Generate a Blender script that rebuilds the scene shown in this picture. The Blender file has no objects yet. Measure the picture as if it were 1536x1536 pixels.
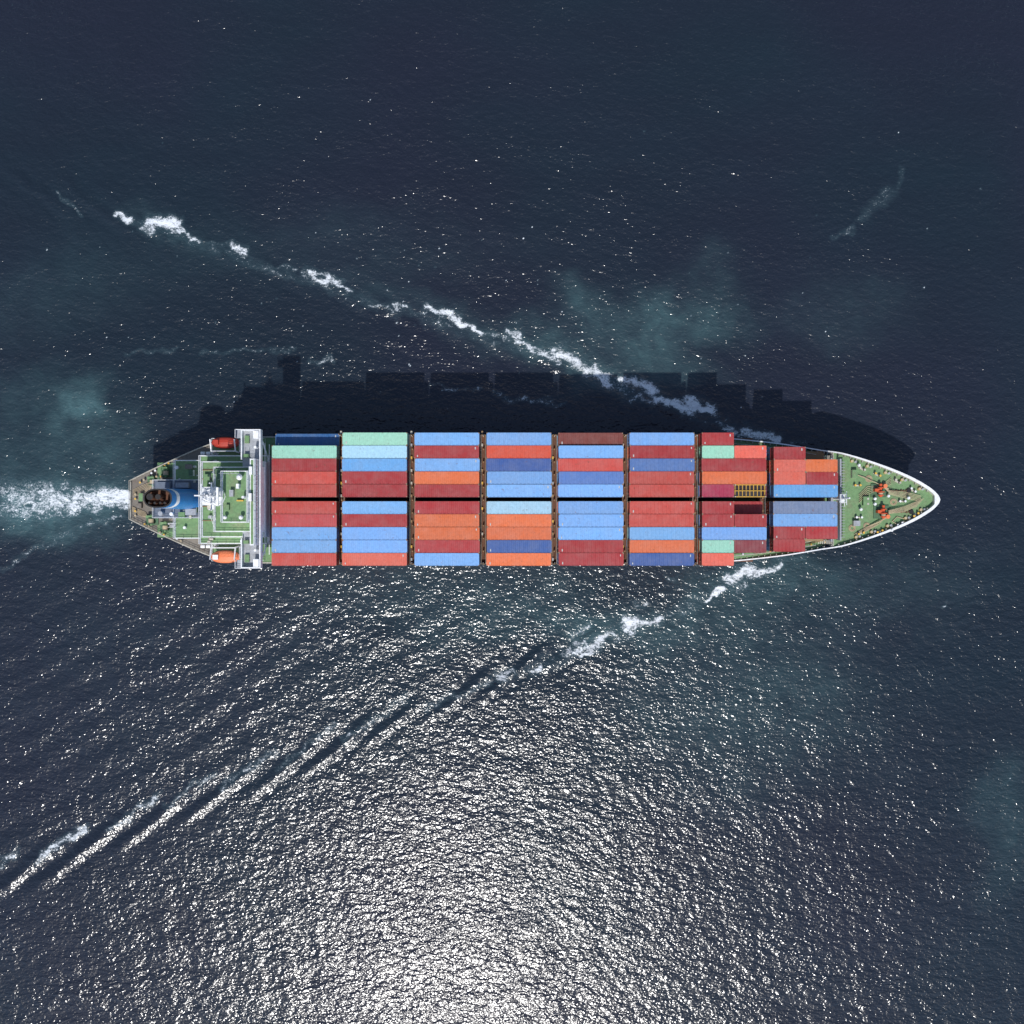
import bpy, math, random
import numpy as np
from mathutils import Vector
random.seed(7); rng=np.random.default_rng(11)
scene=bpy.context.scene
CAMZ=190.0; CAMY=-2.4
TOPZ=20.0
def PX(px,z): return (px-768.0)*(CAMZ-z)/1360.0
def PY(py,z): return (768.0-py)*(CAMZ-z)/1360.0+CAMY
# ---------------------------------------------------------------- materials
def new_mat(name):
    m=bpy.data.materials.new(name); m.use_nodes=True
    nt=m.node_tree; b=nt.nodes['Principled BSDF']
    return m,nt,b
def N(nt,t,**kw):
    n=nt.nodes.new(t)
    for k,v in kw.items():
        if k in n.inputs: n.inputs[k].default_value=v
        else: setattr(n,k,v)
    return n
def paint(name,col,rough=0.5,dirt=0.35,scale=0.8,metal=0.0,dirtcol=(0.12,0.07,0.04)):
    m,nt,b=new_mat(name)
    tc=N(nt,'ShaderNodeTexCoord')
    n1=N(nt,'ShaderNodeTexNoise'); n1.inputs['Scale'].default_value=scale; n1.inputs['Detail'].default_value=5; n1.inputs['Roughness'].default_value=0.65
    nt.links.new(tc.outputs['Object'],n1.inputs['Vector'])
    n2=N(nt,'ShaderNodeTexNoise'); n2.inputs['Scale'].default_value=scale*5; n2.inputs['Detail'].default_value=3
    nt.links.new(tc.outputs['Object'],n2.inputs['Vector'])
    r=N(nt,'ShaderNodeMapRange'); r.inputs[1].default_value=0.5; r.inputs[2].default_value=0.78; r.inputs[4].default_value=dirt
    nt.links.new(n1.outputs[0],r.inputs[0])
    r2=N(nt,'ShaderNodeMapRange'); r2.inputs[1].default_value=0.3; r2.inputs[2].default_value=0.7; r2.inputs[3].default_value=0.82; r2.inputs[4].default_value=1.12
    nt.links.new(n2.outputs[0],r2.inputs[0])
    mx=N(nt,'ShaderNodeMix',data_type='RGBA'); mx.inputs[6].default_value=(*col,1); mx.inputs[7].default_value=(*dirtcol,1)
    nt.links.new(r.outputs[0],mx.inputs[0])
    ml=N(nt,'ShaderNodeVectorMath',operation='SCALE')
    nt.links.new(mx.outputs[2],ml.inputs[0]); nt.links.new(r2.outputs[0],ml.inputs['Scale'])
    nt.links.new(ml.outputs[0],b.inputs['Base Color'])
    b.inputs['Roughness'].default_value=rough; b.inputs['Metallic'].default_value=metal
    return m
M={}
M['hull']=paint('hull_paint',(0.02,0.035,0.08),0.45,0.3,0.3)
M['boot']=paint('boot_paint',(0.28,0.03,0.02),0.6,0.4,0.4)
M['white']=paint('white_paint',(0.82,0.83,0.84),0.45,0.15,0.5)
M['cream']=paint('cream_paint',(0.50,0.47,0.40),0.55,0.5,0.7)
M['green']=paint('deck_green',(0.15,0.27,0.12),0.7,0.65,0.45,dirtcol=(0.24,0.22,0.14))
M['dgreen']=paint('deck_dark_green',(0.07,0.15,0.08),0.7,0.5,0.5)
M['brown']=paint('deck_brown',(0.19,0.17,0.145),0.75,0.6,0.5,dirtcol=(0.10,0.05,0.03))
M['grey']=paint('grey_deck',(0.13,0.16,0.21),0.7,0.4,0.5)
M['lgrey']=paint('light_grey_paint',(0.35,0.37,0.40),0.55,0.4,0.5)
M['tan']=paint('tan_steel',(0.30,0.19,0.09),0.65,0.6,0.9)
M['rust']=paint('rust_steel',(0.13,0.055,0.03),0.8,0.6,0.9)
M['yellow']=paint('yellow_paint',(0.70,0.42,0.06),0.5,0.4,1.0)
M['orange']=paint('orange_grp',(0.80,0.22,0.09),0.4,0.2,0.8)
M['redor']=paint('red_machinery',(0.62,0.10,0.03),0.5,0.3,1.0)
M['redboat']=paint('red_grp',(0.45,0.04,0.02),0.5,0.3,1.0)
M['black']=paint('black_paint',(0.012,0.012,0.013),0.6,0.2,1.0)
M['blue']=paint('funnel_blue',(0.02,0.20,0.52),0.4,0.15,0.6)
M['rope']=paint('mooring_rope',(0.50,0.40,0.26),0.9,0.3,2.0)
M['glass']=paint('window_glass',(0.012,0.02,0.03),0.08,0.05,1.0)
M['dark']=paint('dark_hold',(0.03,0.03,0.035),0.8,0.5,0.6)
MK=list(M.keys()); MI={k:i for i,k in enumerate(MK)}
# ---------------------------------------------------------------- mesh builder
class B:
    def __init__(s): s.v=[]; s.f=[]; s.m=[]
    def face(s,pts,mat):
        i=len(s.v); s.v+= [tuple(p) for p in pts]; s.f.append(tuple(range(i,i+len(pts)))); s.m.append(MI[mat])
    def box(s,x0,y0,z0,x1,y1,z1,mat,top=None,bev=0):
        if x0>x1:x0,x1=x1,x0
        if y0>y1:y0,y1=y1,y0
        i=len(s.v)
        s.v+=[(x0,y0,z0),(x1,y0,z0),(x1,y1,z0),(x0,y1,z0),(x0+bev,y0+bev,z1),(x1-bev,y0+bev,z1),(x1-bev,y1-bev,z1),(x0+bev,y1-bev,z1)]
        for q,t in (((0,3,2,1),0),((4,5,6,7),1),((0,1,5,4),0),((1,2,6,5),0),((2,3,7,6),0),((3,0,4,7),0)):
            s.f.append(tuple(i+a for a in q)); s.m.append(MI[top if (t and top) else mat])
    def pbox(s,px0,py0,px1,py1,z0,z1,mat,top=None):
        s.box(PX(px0,z1),PY(py0,z1),z0,PX(px1,z1),PY(py1,z1),z1,mat,top)
    def cyl(s,x,y,z0,z1,r,mat,top=None,n=16,r2=None,sx=1,sy=1):
        if r2 is None:r2=r
        i=len(s.v)
        for zz,rr in ((z0,r),(z1,r2)):
            for k in range(n):
                a=2*math.pi*k/n; s.v.append((x+rr*sx*math.cos(a),y+rr*sy*math.sin(a),zz))
        for k in range(n):
            k2=(k+1)%n; s.f.append((i+k,i+k2,i+n+k2,i+n+k)); s.m.append(MI[mat])
        s.f.append(tuple(i+n+k for k in range(n))); s.m.append(MI[top or mat])
        s.f.append(tuple(i+n-1-k for k in range(n))); s.m.append(MI[mat])
    def beam(s,p,q,r,mat,n=6,r2=None):
        p=Vector(p);q=Vector(q);d=(q-p)
        if d.length<1e-6:return
        if r2 is None:r2=r
        d.normalize(); u=d.cross(Vector((0,0,1)))
        if u.length<1e-3:u=Vector((1,0,0))
        u.normalize(); w=d.cross(u); i=len(s.v)
        for c,rr in ((p,r),(q,r2)):
            for k in range(n):
                a=2*math.pi*k/n; s.v.append(tuple(c+u*rr*math.cos(a)+w*rr*math.sin(a)))
        for k in range(n):
            k2=(k+1)%n; s.f.append((i+k,i+k2,i+n+k2,i+n+k)); s.m.append(MI[mat])
        s.f.append(tuple(i+n+k for k in range(n))); s.m.append(MI[mat])
        s.f.append(tuple(i+n-1-k for k in range(n))); s.m.append(MI[mat])
    def path(s,pts,r,mat,n=6):
        for a,b in zip(pts[:-1],pts[1:]): s.beam(a,b,r,mat,n)
    def rail(s,pts,z,mat='white',h=1.05,sp=1.5,r=0.035):
        for (a,b) in zip(pts[:-1],pts[1:]):
            L=math.hypot(b[0]-a[0],b[1]-a[1]); k=max(1,int(L/sp))
            for j in range(k+1):
                t=j/k; x=a[0]+(b[0]-a[0])*t; y=a[1]+(b[1]-a[1])*t
                s.beam((x,y,z),(x,y,z+h),r,mat,4)
            for hh in (h,h*0.5): s.beam((a[0],a[1],z+hh),(b[0],b[1],z+hh),r*1.2,mat,4)
    def rrect(s,x0,y0,x1,y1,z,**k): s.rail([(x0,y0),(x1,y0),(x1,y1),(x0,y1),(x0,y0)],z,**k)
    def obj(s,name,parent=None,smooth=False):
        me=bpy.data.meshes.new(name); me.from_pydata(s.v,[],s.f)
        for k in MK: me.materials.append(M[k])
        me.polygons.foreach_set('material_index',s.m)
        if smooth: me.polygons.foreach_set('use_smooth',[True]*len(s.f))
        me.update(); o=bpy.data.objects.new(name,me); scene.collection.objects.link(o)
        if parent: o.parent=parent
        return o
ship=bpy.data.objects.new('container_ship',None); scene.collection.objects.link(ship)
# ---------------------------------------------------------------- hull
ctrl=[(-75.8,4.0),(-70.5,6.6),(-63.2,9.9),(-57.9,11.8),(-52.5,12.5),(-44,12.6),(-20,12.6),(10,12.6),(36,12.6),(43.3,12.25),(51.8,11.35),(57.7,10.45),(64.2,9.2),(69.5,7.7),(74.7,5.85),(78.6,4.1),(81.6,2.3),(83.1,0.9),(83.5,0.0)]
def catmull(P,sub=6):
    out=[]
    for i in range(len(P)-1):
        p0=P[max(i-1,0)];p1=P[i];p2=P[i+1];p3=P[min(i+2,len(P)-1)]
        for j in range(sub):
            t=j/sub
            out.append(tuple(0.5*((2*p1[k])+(-p0[k]+p2[k])*t+(2*p0[k]-5*p1[k]+4*p2[k]-p3[k])*t*t+(-p0[k]+3*p1[k]-3*p2[k]+p3[k])*t**3) for k in (0,1)))
    out.append(P[-1]); return out
OUT=catmull(ctrl)
MAIN=10.0; FC=12.3; FCX=63.0
def ztop(x):
    if x<40: return MAIN+0.12
    if x<FCX-2: return MAIN+0.12+(x-40)/(FCX-42)*1.1
    if x<FCX+1: return MAIN+1.22+(x-FCX+2)/3*(FC+0.95-MAIN-1.22)
    return FC+0.95
def smst(a,b,x):
    t=min(1,max(0,(x-a)/(b-a))); return t*t*(3-2*t)
h=B()
levels=[-3.0,0.0,1.0,1.001,4.0,7.5,1e9]
def hp(x,b,l):
    zt=ztop(x); z=levels[l] if levels[l]<1e8 else zt
    t=min(1,max(0,(z+3)/(zt+3)))
    s=smst(30,83,x)
    s2=smst(0,1,min(1,max(0,(-45-x)/31)))
    xx=x-s*8.5*(1-t)**1.2 + s2*5.0*(1-t)**1.5
    bb=b*(1-s*0.62*(1-t)**1.0)*(1-s2*0.45*(1-t)**1.6)
    return (xx,bb,z)
for sgn in (1,-1):
    for i in range(len(OUT)-1):
        for l in range(len(levels)-1):
            if l==2: continue
            m='boot' if levels[l+1]<=1.0 else 'hull'
            a=hp(*OUT[i],l);b_=hp(*OUT[i+1],l);c=hp(*OUT[i+1],l+1);d=hp(*OUT[i],l+1)
            q=[(p[0],p[1]*sgn,p[2]) for p in (a,b_,c,d)]
            if l==3: q=[(p[0],p[1],max(p[2],1.0)) for p in q]
            h.face(q if sgn<0 else q[::-1],m)
for l in range(len(levels)-1):
    if l==2: continue
    a=hp(*OUT[0],l);d=hp(*OUT[0],l+1)
    h.face([(a[0],a[1],a[2]),(a[0],-a[1],a[2]),(d[0],-d[1],d[2]),(d[0],d[1],d[2])],'boot' if levels[l+1]<=1 else 'hull')
def inner(i,w):
    x,b=OUT[i]; x0,b0=OUT[max(i-1,0)];x1,b1=OUT[min(i+1,len(OUT)-1)]
    dx,db=x1-x0,b1-b0; L=math.hypot(dx,db) or 1
    nx,nb=db/L,-dx/L
    xi,bi=x+nx*w,b+nb*w
    return (xi,max(bi,0.0)) if i<len(OUT)-1 else (x-w*1.3,0.0)
INN=[]
for i in range(len(OUT)):
    x=OUT[i][0]; w=0.22+0.34*smst(60,83,x); INN.append(inner(i,w))
INN=[(min(x,83.0-0.6),b) for x,b in INN]
for sgn in (1,-1):
    for i in range(len(OUT)-1):
        za,zb=ztop(OUT[i][0]),ztop(OUT[i+1][0])
        o1,o2,i1,i2=OUT[i],OUT[i+1],INN[i],INN[i+1]
        cm='white' if o1[0]>40 else 'cream'
        q=[(o1[0],o1[1]*sgn,za),(o2[0],o2[1]*sgn,zb),(i2[0],i2[1]*sgn,zb),(i1[0],i1[1]*sgn,za)]
        h.face(q if sgn<0 else q[::-1],cm)
        q=[(i1[0],i1[1]*sgn,za),(i2[0],i2[1]*sgn,zb),(i2[0],i2[1]*sgn,9.5),(i1[0],i1[1]*sgn,9.5)]
        h.face(q if sgn<0 else q[::-1],'cream' if o1[0]>40 else 'brown')
x0,b0=OUT[0]; h.box(x0,-b0,MAIN,x0+0.22,b0,MAIN+0.12,'cream')
h.obj('hull',ship)
# decks
d=B()
def BAT(x):
    for p,q in zip(INN[:-1],INN[1:]):
        if p[0]<=x<=q[0]+1e-9: return p[1]+(q[1]-p[1])*(x-p[0])/max(1e-6,q[0]-p[0])
    return INN[0][1] if x<INN[0][0] else 0
def deckstrip(xa,xb,z,mat):
    P=[p for p in INN if xa<p[0]<xb]
    P=[(xa,BAT(xa))]+P+([(xb,BAT(xb))] if xb<82 else [])
    for p,q in zip(P[:-1],P[1:]):
        if p[0]<q[0]: d.face([(p[0],-p[1],z),(q[0],-q[1],z),(q[0],q[1],z),(p[0],p[1],z)],mat)
deckstrip(-75.7,-58,MAIN,'brown')
deckstrip(-58,-44,MAIN,'green')
deckstrip(-44,40,MAIN,'dark')
deckstrip(40,FCX,MAIN,'green')
deckstrip(FCX,82.6,FC,'green')
d.box(FCX-0.15,-BAT(FCX),MAIN,FCX,BAT(FCX),FC,'cream')
d.obj('decks',ship)
# ---------------------------------------------------------------- bow fittings
g=B()
def along(xa,xb,step):
    out=[];x=xa
    while x<xb: out.append(x); x+=step
    return out
for x in along(42,82,1.15):
    bb=BAT(x)
    if bb<0.8: continue
    z0=FC if x>FCX else MAIN
    zt=ztop(x)
    for s in (1,-1):
        g.box(x-0.05,s*bb,z0,x+0.05,s*(bb-0.40),zt-0.25,'cream')
for s in (1,-1):
    n=14
    for k in range(n):
        y=s*(0.2+k*7.6/n); g.box(FCX+0.9,y,FC,FCX+1.7,y+s*0.08,FC+1.5,'lgrey')
g.box(FCX+0.55,-7.9,FC,FCX+0.85,7.9,FC+2.0,'lgrey')
g.box(FCX-0.6,-8.2,FC-1.2,FCX-0.16,8.2,FC+0.3,'lgrey')
def windlass(cx,cy,s):
    g.box(cx-1.6,cy-1.3,FC,cx+1.4,cy+1.3,FC+0.25,'dgreen')
    for yy,r,m in ((-1.0,0.55,'redor'),(-0.35,0.75,'redor'),(0.45,0.6,'redor')):
        g.beam((cx,cy+yy,FC+1.0),(cx,cy+yy+0.16,FC+1.0),r,m,14)
    g.beam((cx,cy-1.25,FC+1.0),(cx,cy+1.3,FC+1.0),0.28,'redor',10)
    g.beam((cx,cy-0.9,FC+1.0),(cx,cy-0.45,FC+1.0),0.42,'rope',12)
    g.box(cx-1.2,cy-0.2,FC+0.25,cx-0.3,cy+0.35,FC+1.3,'redor')
    g.cyl(cx+0.9,cy+0.9*s,FC+0.2,FC+1.1,0.4,'orange',n=12)
    for k in range(9):
        g.box(cx+1.2+k*0.5,cy-0.1-0.1*(k%2),FC+0.1,cx+1.55+k*0.5,cy+0.1+0.1*((k+1)%2),FC+0.25,'rust')
    g.cyl(cx+5.8,cy,FC,FC+0.35,0.45,'rust','black',n=12)
windlass(PX(1318,FC),PY(736,FC),1)
windlass(PX(1322,FC),PY(768,FC),-1)
def bollard(x,y,z,ang=0,col='yellow',sc=1.0):
    c,s_=math.cos(ang),math.sin(ang)
    bx=0.75*sc
    for t in (-0.5,0.5):
        g.cyl(x+c*t*sc,y+s_*t*sc,z+0.08,z+0.75,0.19*sc,'black',col,n=10,r2=0.22*sc)
    g.beam((x-c*bx,y-s_*bx,z+0.05),(x+c*bx,y+s_*bx,z+0.05),0.2*sc,'cream',6)
for px,py,a in ((1292,703,-.5),(1315,712,-.5),(1345,722,-.6),(1368,735,-.7),(1290,800,.3),(1318,797,.35),(1348,786,.5),(1372,772,.6),(1300,752,1.57),(1352,752,0),(1285,728,0),(1287,776,0)):
    bollard(PX(px,FC),PY(py,FC),FC,a,random.choice(['yellow','cream','white']))
for px,py in ((1277,690),(1300,697),(1327,706),(1352,718),(1378,733),(1283,815),(1306,808),(1330,800),(1357,788),(1380,773)):
    x,y=PX(px,FC),PY(py,FC); y=math.copysign(min(abs(y),BAT(min(x,82))-0.75),y)
    g.cyl(x,y,FC,FC+0.5,0.28,'yellow','rope',n=10)
    g.cyl(x+0.7,y*0.98,FC,FC+0.5,0.22,'white','lgrey',n=10)
def rope(pts,r=0.055):
    g.path([(PX(a,FC),PY(b,FC),FC+c) for a,b,c in pts],r,'rope',5)
for k in range(6):
    o=k*2.0
    rope([(1284+o,712+o*.3,.3),(1312+o,724+o*.5,.5),(1330,733+k,.9)])
    rope([(1330,766+k*.9,.9),(1355,760+k*1.5,.4),(1384-k*2,748+k*2.2,.5)])
    rope([(1328,772+k,.8),(1318-k*4,786+k,.25),(1296-k*3,798+k*.7,.2)])
for k in range(5):
    rope([(1330,736+k*1.2,.9),(1356,738+k*2.2,.3),(1380,744+k*2,.4)])
    rope([(1336,716+k*2.5,.2),(1322,728+k,.3),(1300,730+k*3,.2),(1288,742+k*3,.2)],0.05)
rope([(1345,775,.2),(1362,780,.2),(1350,790,.2),(1338,782,.2),(1345,775,.2)],.07)
for px,py in ((1303,718),(1300,789),(1340,753),(1278,792)):
    x,y=PX(px,FC),PY(py,FC)
    for r in (0.35,0.5,0.65):
        pts=[(x+r*math.cos(t*math.pi/6),y+r*math.sin(t*math.pi/6),FC+0.08) for t in range(13)]
        g.path(pts,0.06,'rope',4)
g.box(PX(1293,FC),PY(745,FC),FC,PX(1303,FC),PY(758,FC),FC+0.7,'dgreen','green')
g.box(PX(1276,FC),PY(705,FC),FC,PX(1284,FC),PY(717,FC),FC+0.9,'cream','green')
g.box(PX(1278,FC),PY(781,FC),FC,PX(1288,FC),PY(789,FC),FC+0.9,'cream','lgrey')
for px,py in ((1286,698),(1289,764),(1310,748),(1310,756),(1360,747),(1335,795),(1330,744)):
    x,y=PX(px,FC),PY(py,FC)
    g.cyl(x,y,FC,FC+0.9,0.15,'cream',n=8); g.cyl(x,y,FC+0.9,FC+1.15,0.32,'white',n=12,r2=0.2)
mx_=FCX+0.2
g.cyl(mx_,0.2,FC-2,FC+8,0.3,'white',n=10,r2=0.15)
g.box(mx_-0.5,-0.6,FC+4,mx_+0.5,1.0,FC+4.12,'white'); g.rrect(mx_-0.5,-0.6,mx_+0.5,1.0,FC+4.12,h=0.8,r=0.03,sp=0.8)
g.beam((mx_,-1.1,FC+6.5),(mx_,1.5,FC+6.5),0.06,'white')
for s in (-1,1): g.beam((mx_,0.2,FC+5),(mx_+2.0,s*1.3,FC),0.08,'white')
g.cyl(mx_-0.6,1.6,FC,FC+1.3,0.35,'yellow',n=10); g.cyl(mx_-0.5,-1.7,FC,FC+1.2,0.3,'lgrey',n=10)
for s in (1,-1):
    g.rail([(FCX-0.3,s*1),(FCX-0.3,s*8.6)],FC,'cream',r=0.04)
    pts=[(x,s*(BAT(x)-0.9)) for x in along(42,62,2.0)]
    g.rail(pts,MAIN,'cream',r=0.05)
    g.path([(x,s*(BAT(x)-1.4),MAIN+0.3) for x in along(41,62,1.0)],0.09,'tan')
    g.path([(x,s*(BAT(x)-1.75),MAIN+0.25) for x in along(41,62,1.0)],0.07,'cream')
    for x in along(43,62,2.7):
        g.cyl(x,s*(BAT(x)-1.1),MAIN,MAIN+0.7,0.2,'cream',random.choice(['tan','white','yellow']),n=8)
    for k in range(8):
        g.box(FCX-0.4-k*0.27,s*7.9,FC-0.15-k*0.28,FCX-0.2-k*0.27,s*8.7,FC-0.1-k*0.28,'cream')
g.obj('forecastle_gear',ship)
# ---------------------------------------------------------------- containers
def container_mesh(name,L,W=2.39,H=2.56,labels=0):
    v=[];f=[];mi=[]
    def bx(x0,y0,z0,x1,y1,z1,m=0):
        i=len(v); v.extend([(x0,y0,z0),(x1,y0,z0),(x1,y1,z0),(x0,y1,z0),(x0,y0,z1),(x1,y0,z1),(x1,y1,z1),(x0,y1,z1)])
        for q in ((0,3,2,1),(4,5,6,7),(0,1,5,4),(1,2,6,5),(2,3,7,6),(3,0,4,7)): f.append(tuple(i+a for a in q)); mi.append(m)
    hl,hw=L/2,W/2
    for sx in (-1,1):
        for sy in (-1,1):
            x=sx*(hl-0.09);y=sy*(hw-0.085)
            for z in (0,H-0.12): bx(x-0.09,y-0.085,z,x+0.09,y+0.085,z+0.12,1)
            bx(x-0.075,y-0.07,0.12,x+0.075,y+0.07,H-0.12)
    for sy in (-1,1):
        y=sy*(hw-0.045)
        bx(-hl+0.18,y-0.035,H-0.10,hl-0.18,y+0.035,H-0.022); bx(-hl+0.18,y-0.04,0.02,hl-0.18,y+0.04,0.17)
    for sx in (-1,1):
        x=sx*(hl-0.06)
        bx(x-0.05,-hw+0.17,H-0.12,x+0.05,hw-0.17,H-0.018); bx(x-0.05,-hw+0.17,0.02,x+0.05,hw-0.17,0.15)
    def corr(n,d):
        out=[]
        Lc=L-0.3; p=Lc/n
        for k in range(n):
            x=-Lc/2+k*p
            out+= [(x,0),(x+p*0.30,0),(x+p*0.5,d),(x+p*0.8,d)]
        out.append((Lc/2,0)); return out
    n=int(L/0.42)
    for sy in (-1,1):
        c=corr(n,0.045)
        for a,b in zip(c[:-1],c[1:]):
            i=len(v); ya=sy*(hw-0.03-a[1]); yb=sy*(hw-0.03-b[1])
            v.extend([(a[0],ya,0.15),(b[0],yb,0.15),(b[0],yb,H-0.08),(a[0],ya,H-0.08)]); f.append((i,i+1,i+2,i+3) if sy<0 else (i+3,i+2,i+1,i)); mi.append(0)
    c=corr(int(L/0.75),0.045)
    for a,b in zip(c[:-1],c[1:]):
        i=len(v); za=H-0.028-a[1]; zb=H-0.028-b[1]
        v.extend([(a[0],-hw+0.085,za),(b[0],-hw+0.085,zb),(b[0],hw-0.085,zb),(a[0],hw-0.085,za)]); f.append((i,i+1,i+2,i+3)); mi.append(0)
    for sx in (-1,1):
        bx(sx*(hl-0.15)-0.08,-hw+0.1,H-0.11,sx*(hl-0.15)+0.08,hw-0.1,H-0.021)
    m=8
    for k in range(m):
        y0=-hw+0.15+k*(W-0.3)/m; w=(W-0.3)/m
        bx(-hl+0.05,y0,0.15,-hl+0.10,y0+w*0.55,H-0.12); 
    bx(-hl+0.09,-hw+0.14,0.15,-hl+0.12,hw-0.14,H-0.12)
    for s in (-1,1):
        bx(hl-0.10,s*0.012,0.15,hl-0.05,s*(hw-0.16),H-0.12)
        for t in (0.3,0.75):
            bx(hl-0.045,s*t*hw-0.02,0.12,hl-0.01,s*t*hw+0.02,H-0.1,1)
            bx(hl-0.045,s*t*hw-0.02,1.0,hl-0.005,s*t*hw+0.25*s,1.05,1)
    bx(-hl+0.12,-hw+0.1,0.10,hl-0.1,hw-0.1,0.16)
    if labels:
        for k,(x,y,a,b) in enumerate([(hl-0.7,hw-0.5,0.10,0.45),(-hl+0.6,-hw+0.45,0.09,0.36)][:labels]):
            i=len(v); zz=H-0.012
            v.extend([(x-a,y-b/2,zz),(x+a,y-b/2,zz),(x+a,y+b/2,zz),(x-a,y+b/2,zz)]); f.append((i,i+1,i+2,i+3)); mi.append(2)
    me=bpy.data.meshes.new(name); me.from_pydata(v,[],f); me.polygons.foreach_set('material_index',mi); me.update(); return me
cm,nt,b=new_mat('container_paint')
oi=N(nt,'ShaderNodeObjectInfo'); tc=N(nt,'ShaderNodeTexCoord')
cmb=N(nt,'ShaderNodeCombineXYZ'); ms=N(nt,'ShaderNodeMath',operation='MULTIPLY'); ms.inputs[1].default_value=97.0
nt.links.new(oi.outputs['Random'],ms.inputs[0]); nt.links.new(ms.outputs[0],cmb.inputs[0]); nt.links.new(ms.outputs[0],cmb.inputs[2])
va=N(nt,'ShaderNodeVectorMath',operation='ADD'); nt.links.new(tc.outputs['Object'],va.inputs[0]); nt.links.new(cmb.outputs[0],va.inputs[1])
def noise(nt,vec,scale,detail=6,rough=0.6,dist=0.0):
    n=N(nt,'ShaderNodeTexNoise'); n.inputs['Scale'].default_value=scale; n.inputs['Detail'].default_value=detail; n.inputs['Roughness'].default_value=rough; n.inputs['Distortion'].default_value=dist
    nt.links.new(vec,n.inputs['Vector']); return n.outputs[0]
def mrange(nt,s,a,b_,c=0.0,d_=1.0,smooth=False):
    r=N(nt,'ShaderNodeMapRange'); 
    if smooth: r.interpolation_type='SMOOTHSTEP'
    for i,x in zip((1,2,3,4),(a,b_,c,d_)): r.inputs[i].default_value=x
    nt.links.new(s,r.inputs[0]); return r.outputs[0]
def mixc(nt,fac,a,b_):
    m=N(nt,'ShaderNodeMix',data_type='RGBA')
    for s,i in ((fac,0),(a,6),(b_,7)):
        if isinstance(s,(tuple,list)): m.inputs[i].default_value=(*s,1) if len(s)==3 else s
        elif isinstance(s,(int,float)): m.inputs[i].default_value=s
        else: nt.links.new(s,m.inputs[i])
    return m.outputs[2]
nA=noise(nt,va.outputs[0],0.45,4,0.6); nB=noise(nt,va.outputs[0],2.2,5,0.7)
nC=noise(nt,va.outputs[0],1.3,5,0.75)
c1=mixc(nt,mrange(nt,nA,0.35,0.75,0.03,0.17),oi.outputs['Color'],(0.40,0.38,0.35))
c2=mixc(nt,mrange(nt,nC,0.61,0.71,0,0.7),c1,(0.16,0.07,0.045))
vm=N(nt,'ShaderNodeVectorMath',operation='SCALE'); nt.links.new(c2,vm.inputs[0]); nt.links.new(mrange(nt,nB,0.3,0.7,0.82,1.08),vm.inputs['Scale'])
nt.links.new(vm.outputs[0],b.inputs['Base Color']); b.inputs['Roughness'].default_value=0.5
M2=paint('container_castings',(0.30,0.20,0.13),0.6,0.6,2.0)
M3=paint('container_marking',(0.50,0.50,0.48),0.6,0.5,3.0)
MESH={}
for nm,L in (('c40',12.15),('c20',6.02)):
    for l in (0,1,2):
        me=container_mesh(f'{nm}_{l}',L,labels=l)
        for m in (cm,M2,M3): me.materials.append(m)
        MESH[(nm,l)]=me
def s2l(c): return tuple(((x/255)/12.92 if x/255<=0.04045 else ((x/255+0.055)/1.055)**2.4) for x in c)
COL={'R':(166,34,38),'S':(192,68,56),'C':(194,62,64),'L':(118,170,226),'P':(168,210,232),'K':(98,160,218),'D':(48,84,150),'B':(78,118,182),'T':(10,92,152),
 'O':(222,108,56),'V':(208,72,42),'G':(152,208,184),'W':(120,50,38),'M':(172,38,74),'A':(118,138,170),'F':(222,98,78),'X':(134,44,54)}
TG=2.58
def add_container(cx,cy,z,kind,code):
    me=MESH[(kind,random.choice([0,0,1,2]))]
    o=bpy.data.objects.new('shipping_container',me); scene.collection.objects.link(o)
    j=lambda a:random.uniform(-a,a)
    o.location=(cx+j(0.07),cy+j(0.012),z); 
    if random.random()<0.5: o.rotation_euler=(0,0,math.pi)
    c=s2l(COL[code]); k=random.uniform(0.88,1.08)
    c=tuple(min(0.9,x*0.95*k*random.uniform(.96,1.04)+0.002) for x in c); o.color=(*c,1)
HZ=TOPZ-4*TG
def rowy(r):
    return (0.37+1.21+(4-r)*2.43) if r<5 else -(0.37+1.21+(r-5)*2.43)
bays=[(456,'TGRSSSCLLS',{0:3}),(562,'GPKRRLRLLF',{}),(670.5,'LRLORROORL',{}),(778.5,'LVDLLPOODO',{}),(886.5,'WLSBLLLLRR',{}),(993,'LRBSSSSLOD',{})]
pal='RRSSLLLODGBKCOWP'
for px,codes,low in bays:
    cx=PX(px,TOPZ)
    for r,c in enumerate(codes):
        n=low.get(r,4)
        for t in range(n):
            dz=-0.45 if codes[0]=='W' and r==0 else 0
            add_container(cx,rowy(r),HZ+t*TG+dz,'c40',c if t==n-1 else random.choice(pal))
cx7=PX(1101.5,TOPZ); off=3.06
B7=[('R',None),('G','F'),('R*',None),('O*',None),('M',None),('R','r'),('R','R'),('L*',None),('G','X'),('F',None)]
for r,(a,c) in enumerate(B7):
    y=rowy(r)
    if a.endswith('*'):
        for t in range(4): add_container(cx7,y,HZ+t*TG,'c40',a[0] if t==3 else random.choice(pal))
        continue
    for t in range(4): add_container(cx7-off,y,HZ+t*TG,'c20',a if t==3 else random.choice(pal))
    if c=='r':
        for t in range(3): add_container(cx7+off,y,HZ+t*TG,'c20','R' )
    elif c:
        for t in range(4): add_container(cx7+off,y,HZ+t*TG,'c20',c if t==3 else random.choice(pal))
    elif r==4:
        for t in range(3): add_container(cx7+off,y,HZ+t*TG,'c20',random.choice(pal))
cx8=PX(1208.5,18.6)
h8=MAIN+0.9; 
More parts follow.
